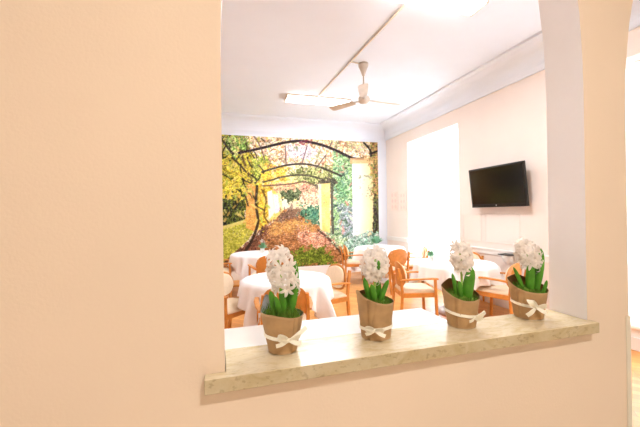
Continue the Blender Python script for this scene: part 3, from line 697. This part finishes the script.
def hyacinth(x,y,label,P,seed):
    """P: r_top,r_bot,h, rim tilt (amp,dir), spike dict, leaves list, bow dict, flap"""
    rng=random.Random(seed)
    t=thing('potted_hyacinth',label,'potted flower',(x,y,ZS),math.atan2(y,x)-PI/2,'potted hyacinths on the marble ledge')
    N=72; rt,rb,h=P['rt'],P['rb'],P['h']; amp,ad=P['tilt']
    def rim(th): return h+amp*math.cos(th-ad)+.0025*math.sin(3*th+seed)+P.get('peak',0)*math.exp(-((math.atan2(math.sin(th-P.get('pa',0)),math.cos(th-P.get('pa',0))))/.35)**2)
    def wrap(th,f,off=0):
        z=.0015+f*(rim(th)-.0015); fz=min(z/h,1.25); r=rb+(rt-rb)*fz**.9
        r*=1+.012*math.sin(5*th+seed+fz*2)+.008*math.sin(11*th-fz*5+seed)+.006*math.sin(7*fz*PI+th*2)
        if f>.9: r*=1+.02*(f-.9)/.1
        return Vector((( r+off)*math.cos(th),(r+off)*math.sin(th),z))
    bm=bmesh.new(); K=12
    out=[[bm.verts.new(wrap(2*PI*k/N,j/K)) for k in range(N)] for j in range(K+1)]
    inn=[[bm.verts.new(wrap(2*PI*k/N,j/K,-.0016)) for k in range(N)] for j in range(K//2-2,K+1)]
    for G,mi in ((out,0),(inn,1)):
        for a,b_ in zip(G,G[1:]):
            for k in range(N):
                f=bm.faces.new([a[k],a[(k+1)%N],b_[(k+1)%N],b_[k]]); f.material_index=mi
    for k in range(N): bm.faces.new([out[-1][k],out[-1][(k+1)%N],inn[-1][(k+1)%N],inn[-1][k]])
    bm.faces.new(out[0])
    me=bpy.data.meshes.new('paper_wrap'); bm.to_mesh(me); bm.free()
    link('paper_wrap',me,[M['kraft'],M[P.get('inside','kraft_in')]],t,smooth=True)
    # overlapping seam flap of the paper
    sa=P.get('seam',-1.2); bm=bmesh.new(); G=[]
    for j in range(9):
        f=j/8; wd=.10+.38*f
        G.append([bm.verts.new(wrap(sa+wd*q,f*.985,.0014+.0012*(q>.9))) for q in (0,.5,1)])
    G2=[[bm.verts.new(v.co*1.0-Vector((v.co.x,v.co.y,0)).normalized()*.001) for v in r] for r in G]
    for g in (G,G2):
        for a,b_ in zip(g,g[1:]):
            for k in range(2): bm.faces.new([a[k],a[k+1],b_[k+1],b_[k]])
    for a in range(8):
        for k in (0,2): bm.faces.new([G[a][k],G[a+1][k],G2[a+1][k],G2[a][k]])
    obj('paper_flap',bm,M['kraft'],t,smooth=True)
    # moss
    bm=bmesh.new(); zm=h-amp*.55-.012; rm=rb+(rt-rb)*(zm/h)**.9-.004
    rings=[]
    for j in range(9):
        r=rm*j/8
        rings.append([bm.verts.new((r*math.cos(2*PI*k/36)*.97,r*math.sin(2*PI*k/36)*.97,zm+.012*(1-(j/8)**2)+rng.uniform(-.002,.003)+amp*.5*(j/8)*math.cos(2*PI*k/36-ad))) for k in range(36)])
    for a,b_ in zip(rings[1:],rings[2:]):
        for k in range(36): bm.faces.new([a[k],a[(k+1)%36],b_[(k+1)%36],b_[k]])
    bm.faces.new(rings[1])
    for k in range(420):
        a=rng.uniform(0,6.28); r=rm*math.sqrt(rng.uniform(0,.95)); p=Vector((r*math.cos(a),r*math.sin(a),zm+.006+amp*.5*r/rm*math.cos(a-ad)))
        L=rng.uniform(.008,.02)*P.get('grass',1); q=p+Vector((rng.uniform(-.4,.4)*L,rng.uniform(-.4,.4)*L,L)); s=Vector((rng.uniform(-1,1),rng.uniform(-1,1),0)).normalized()*.0012
        bm.faces.new([bm.verts.new(v) for v in (p-s,p+s,q)])
    obj('moss',bm,M['moss'],t)
    # stalk and flower spikes
    for S in P['spikes']:
        bx,by,bz=S['base']; tx,ty,tz=S['top']
        bm=bmesh.new(); tube(bm,bez((bx*.4,by*.4,zm),(bx*.7,by*.7,(zm+bz)/2),(tx,ty,tz-.012),10),.0045,10); obj('flower_stalk',bm,M['stalk'],t,smooth=True)
        bm=bmesh.new(); n=S['n']; 
        for k in range(n):
            f=(k+.5)/n; a=k*2.39996+rng.uniform(-.2,.2); z=bz+(tz-bz)*f; cx=bx+(tx-bx)*f; cy=by+(ty-by)*f
            R=S['r'](f)
            d=Vector((math.cos(a),math.sin(a),-.1+1.1*max(0,f-.6)*1.8+rng.uniform(-.25,.25)))
            core=Vector((cx,cy,z)); d.normalize()
            floret(bm,core+d*R*.35,d,S.get('s',.015)*rng.uniform(.85,1.12),rng) if R<.03 else floret(bm,core+d*(R-.016),d,S.get('s',.015)*rng.uniform(.9,1.15),rng)
        # pedicels
        for k in range(n):
            f=(k+.5)/n; a=k*2.39996; z=bz+(tz-bz)*f; cx=bx+(tx-bx)*f; cy=by+(ty-by)*f; R=S['r'](f)
            tube(bm,[(cx,cy,z-.004),(cx+math.cos(a)*(R*.6),cy+math.sin(a)*R*.6,z)],.0012,5)
        obj('flower_spike',bm,M['petal'],t,smooth=True)
    for L in P['leaves']:
        p0,p1,p2,w=L[:4]; side=L[4] if len(L)>4 else (1,-.25,0)
        bm=bmesh.new(); leaf_mesh(bm,bez(p0,p1,p2,12),w,side); obj('leaf',bm,M['leaf'],t,smooth=True)
    if 'bud' in P:
        b0=Vector(P['bud']); bm=bmesh.new(); tube(bm,[b0,b0+Vector((0,0,.008)),b0+Vector((0,0,.02)),b0+Vector((.001,0,.03))],[.003,.007,.007,.002],10); obj('green_bud',bm,M['leaf'],t,smooth=True)
    # ribbon
    zr,tl,ta=P['ribbon']; bm=bmesh.new(); pts=[];wd=[]
    for k in range(N+1):
        th=2*PI*k/N; z=zr+tl*math.cos(th-ta); v=wrap(th,z/rim(th),.0022); v.z=z; pts.append(v); wd.append((0.0,0,1))
    strip(bm,pts,wd,.0105,.001); rb_=obj('ribbon',bm,M['ribbon'],t,smooth=False)
    ba=P['bow_dir']; z=zr+tl*math.cos(ba-ta); c=wrap(ba,z/rim(ba),.005); c.z=z
    o_=Vector((math.cos(ba),math.sin(ba),0)); sd=Vector((-math.sin(ba),math.cos(ba),0)); up=Vector((0,0,1))
    def B(*q): return [c+sd*x1+up*z1+o_*y1 for x1,z1,y1 in q]
    for loop in P['loops']:
        bm=bmesh.new(); (lx,lz,lw)=loop; a=Vector((lx,lz)); n=Vector((-lz,lx)).normalized()
        pts=[]
        for k in range(15):
            u=2*PI*k/14; f=(1-math.cos(u))/2; q=a*f+n*math.sin(u)*.006
            pts.append(c+sd*q.x+up*q.y+o_*(.003+.010*math.sin(PI*k/14)*(1 if k<7 else .8)+.004*math.sin(u)))
        wd_=[(up*.75+o_*.5)]*15 if abs(lx)>abs(lz) else [(sd*.8+o_*.4)]*15
        strip(bm,pts,[tuple(w_) for w_ in wd_],[1.35*lw*(.45+.55*math.sin(PI*min(1,max(0,k/14)))) for k in range(15)],.0008); obj('bow_loop',bm,M['ribbon'],rb_)
    for tail in P['tails']:
        (lx,lz,lw)=tail; bm=bmesh.new(); pts=[c+sd*lx*f+up*(lz*f)+o_*(.003+.008*math.sin(PI*f*.8)) for f in [k/8 for k in range(9)]]
        dv=(sd*lx+up*lz).normalized(); wv=dv.cross(o_)
        strip(bm,pts,tuple(wv+o_*.25),[1.35*lw*(.5+.5*min(1,f*2/8)) for f in range(9)],.0008); obj('bow_tail',bm,M['ribbon'],rb_)
    bm=bmesh.new(); bmesh.ops.create_uvsphere(bm,u_segments=10,v_segments=8,radius=.0058,matrix=Matrix.Translation(c+o_*.002)); obj('bow_knot',bm,M['ribbon'],rb_,smooth=True)
def shape(lo,mid,hi): # radius profile bottom..top
    return lambda f: lo+(mid-lo)*min(1,f/.45) if f<.45 else mid+(hi-mid)*((f-.45)/.55)**2
# image right ~ (+.96,-.28); towards the camera ~ (-.28,-.96)
hyacinth(.182,1.045,'potted hyacinth at the left end of the ledge, silver lining flap and long bow',dict(rt=.066,rb=.044,h=.120,tilt=(.008,PI),peak=.036,pa=2.35,inside='silver',seam=-1.0,grass=2.1,
  spikes=[dict(base=(.014,0,.195),top=(-.010,0,.292),n=25,r=shape(.036,.041,.033),s=.0265)],
  leaves=[((.01,-.01,.10),(.0,-.015,.15),(-.002,-.02,.20),.017),((-.02,-.01,.10),(-.03,-.01,.15),(-.035,-.02,.19),.016),((.02,.0,.10),(.045,0,.17),(.042,-.005,.285),.020),((.0,.02,.10),(.02,.02,.16),(.03,.02,.21),.016),((-.005,-.025,.10),(-.012,-.03,.14),(-.02,-.03,.175),.014)],
  ribbon=(.052,.006,PI*.9),bow_dir=-1.28,loops=[(-.036,.018,.013),(.034,.012,.012)],tails=[(.055,.034,.010),(-.040,-.008,.010),(.036,-.012,.010)]),1)
hyacinth(.507,1.055,'potted hyacinth second from the left, tall pointed paper rim and small bow',dict(rt=.062,rb=.049,h=.136,tilt=(.014,PI*.95),peak=.016,pa=3.6,seam=-2.0,
  spikes=[dict(base=(-.004,0,.205),top=(.002,0,.280),n=24,r=shape(.014,.043,.034),s=.026)],
  leaves=[((-.012,-.01,.11),(-.03,-.02,.16),(-.036,-.02,.205),.015),((.0,-.02,.11),(-.008,-.03,.15),(-.012,-.03,.185),.018),((.015,-.01,.11),(.02,-.02,.15),(.045,-.02,.20),.014),((.01,.01,.11),(.01,.01,.15),(.012,.01,.19),.016)],
  bud=(.012,-.042,.235),
  ribbon=(.040,.003,0),bow_dir=-1.62,loops=[(-.030,.008,.011),(.030,.006,.011)],tails=[(-.030,-.012,.009),(.034,-.014,.009)]),2)
hyacinth(.858,1.055,'potted hyacinth third from the left, ribbon end trailing to the right',dict(rt=.066,rb=.048,h=.128,tilt=(.024,2.4),peak=.012,pa=2.2,seam=-1.9,
  spikes=[dict(base=(.008,0,.205),top=(-.002,0,.286),n=21,r=shape(.022,.037,.030),s=.0255)],
  leaves=[((.02,-.01,.10),(.02,-.02,.15),(.038,-.02,.222),.030),((-.015,-.01,.10),(-.02,-.01,.15),(-.03,-.015,.195),.012),((.0,-.02,.10),(-.004,-.025,.14),(-.006,-.025,.17),.014)],
  ribbon=(.052,.008,PI),bow_dir=-.8,loops=[(.036,.010,.013),(.026,-.004,.012)],tails=[(.044,.016,.010),(-.030,-.010,.009)]),3)
hyacinth(1.178,1.055,'potted hyacinth at the right end of the ledge, large bow facing forward',dict(rt=.070,rb=.050,h=.128,tilt=(.023,2.5),peak=.010,pa=2.2,seam=-2.2,
  spikes=[dict(base=(.012,0,.208),top=(-.008,0,.278),n=24,r=shape(.030,.040,.032),s=.026)],
  leaves=[((.006,-.01,.10),(.004,-.02,.16),(.010,-.02,.215),.026),((.025,.0,.10),(.045,.0,.19),(.045,.0,.275),.020),((-.015,-.01,.10),(-.03,-.02,.15),(-.05,-.03,.20),.012),((.045,-.02,.10),(.055,-.02,.12),(.062,-.02,.155),.010),((.012,.01,.10),(.02,.01,.15),(.024,.01,.2),.018)],
  ribbon=(.056,.006,PI),bow_dir=-1.2,loops=[(-.024,.030,.016),(.034,.010,.014)],tails=[(-.034,-.030,.014),(.034,-.018,.011)]),4)

# ------------------------------------------------------------------ light
sc=bpy.context.scene
w=bpy.data.worlds.new('World'); sc.world=w; w.use_nodes=True
bg=w.node_tree.nodes['Background']; bg.inputs[0].default_value=(.93,.96,1,1); bg.inputs[1].default_value=4.0
def area(name,loc,rot,sx,sy,e,col=(1,1,1)):
    l=bpy.data.lights.new(name,'AREA'); l.shape='RECTANGLE'; l.size=sx; l.size_y=sy; l.energy=e; l.color=col
    o=bpy.data.objects.new(name,l); C.objects.link(o); o.location=loc; o.rotation_euler=rot; return o
for i,(y0,y1) in enumerate((W1,W2)):
    area('daylight_window',(XO+.15,(y0+y1)/2,(ZW0+ZW1)/2),(0,PI/2,0),ZW1-ZW0,y1-y0,(520,230)[i],(.86,.94,1))
lamp(.62,-.8,.62,.3,'square fluorescent ceiling light in the corridor',ZK)
area('tube_light',(.62,-.8,ZK-.09),(0,0,0),.5,.24,44,(1,.965,.925))
for x,y in ((1.86,6.3),(2.08,2.98)):
    area('tube_light',(x,y,ZC-.09),(0,0,0),1.2,.24,62,(.93,.97,1))

# ------------------------------------------------------------------ camera
cam=bpy.data.cameras.new('camera'); co=bpy.data.objects.new('camera',cam); C.objects.link(co)
F_,Rr,Uu=cam_axes()
co.matrix_world=Matrix(((Rr.x,Uu.x,-F_.x,0),(Rr.y,Uu.y,-F_.y,0),(Rr.z,Uu.z,-F_.z,H),(0,0,0,1)))
cam.sensor_width=36; cam.sensor_fit='HORIZONTAL'; cam.lens=cam_p['f']/640*36; cam.clip_start=.02
sc.camera=co
sc.view_settings.view_transform='Standard'; sc.view_settings.look='None'; sc.view_settings.gamma=1; sc.view_settings.use_curve_mapping=False
sc.view_settings.exposure=0.0
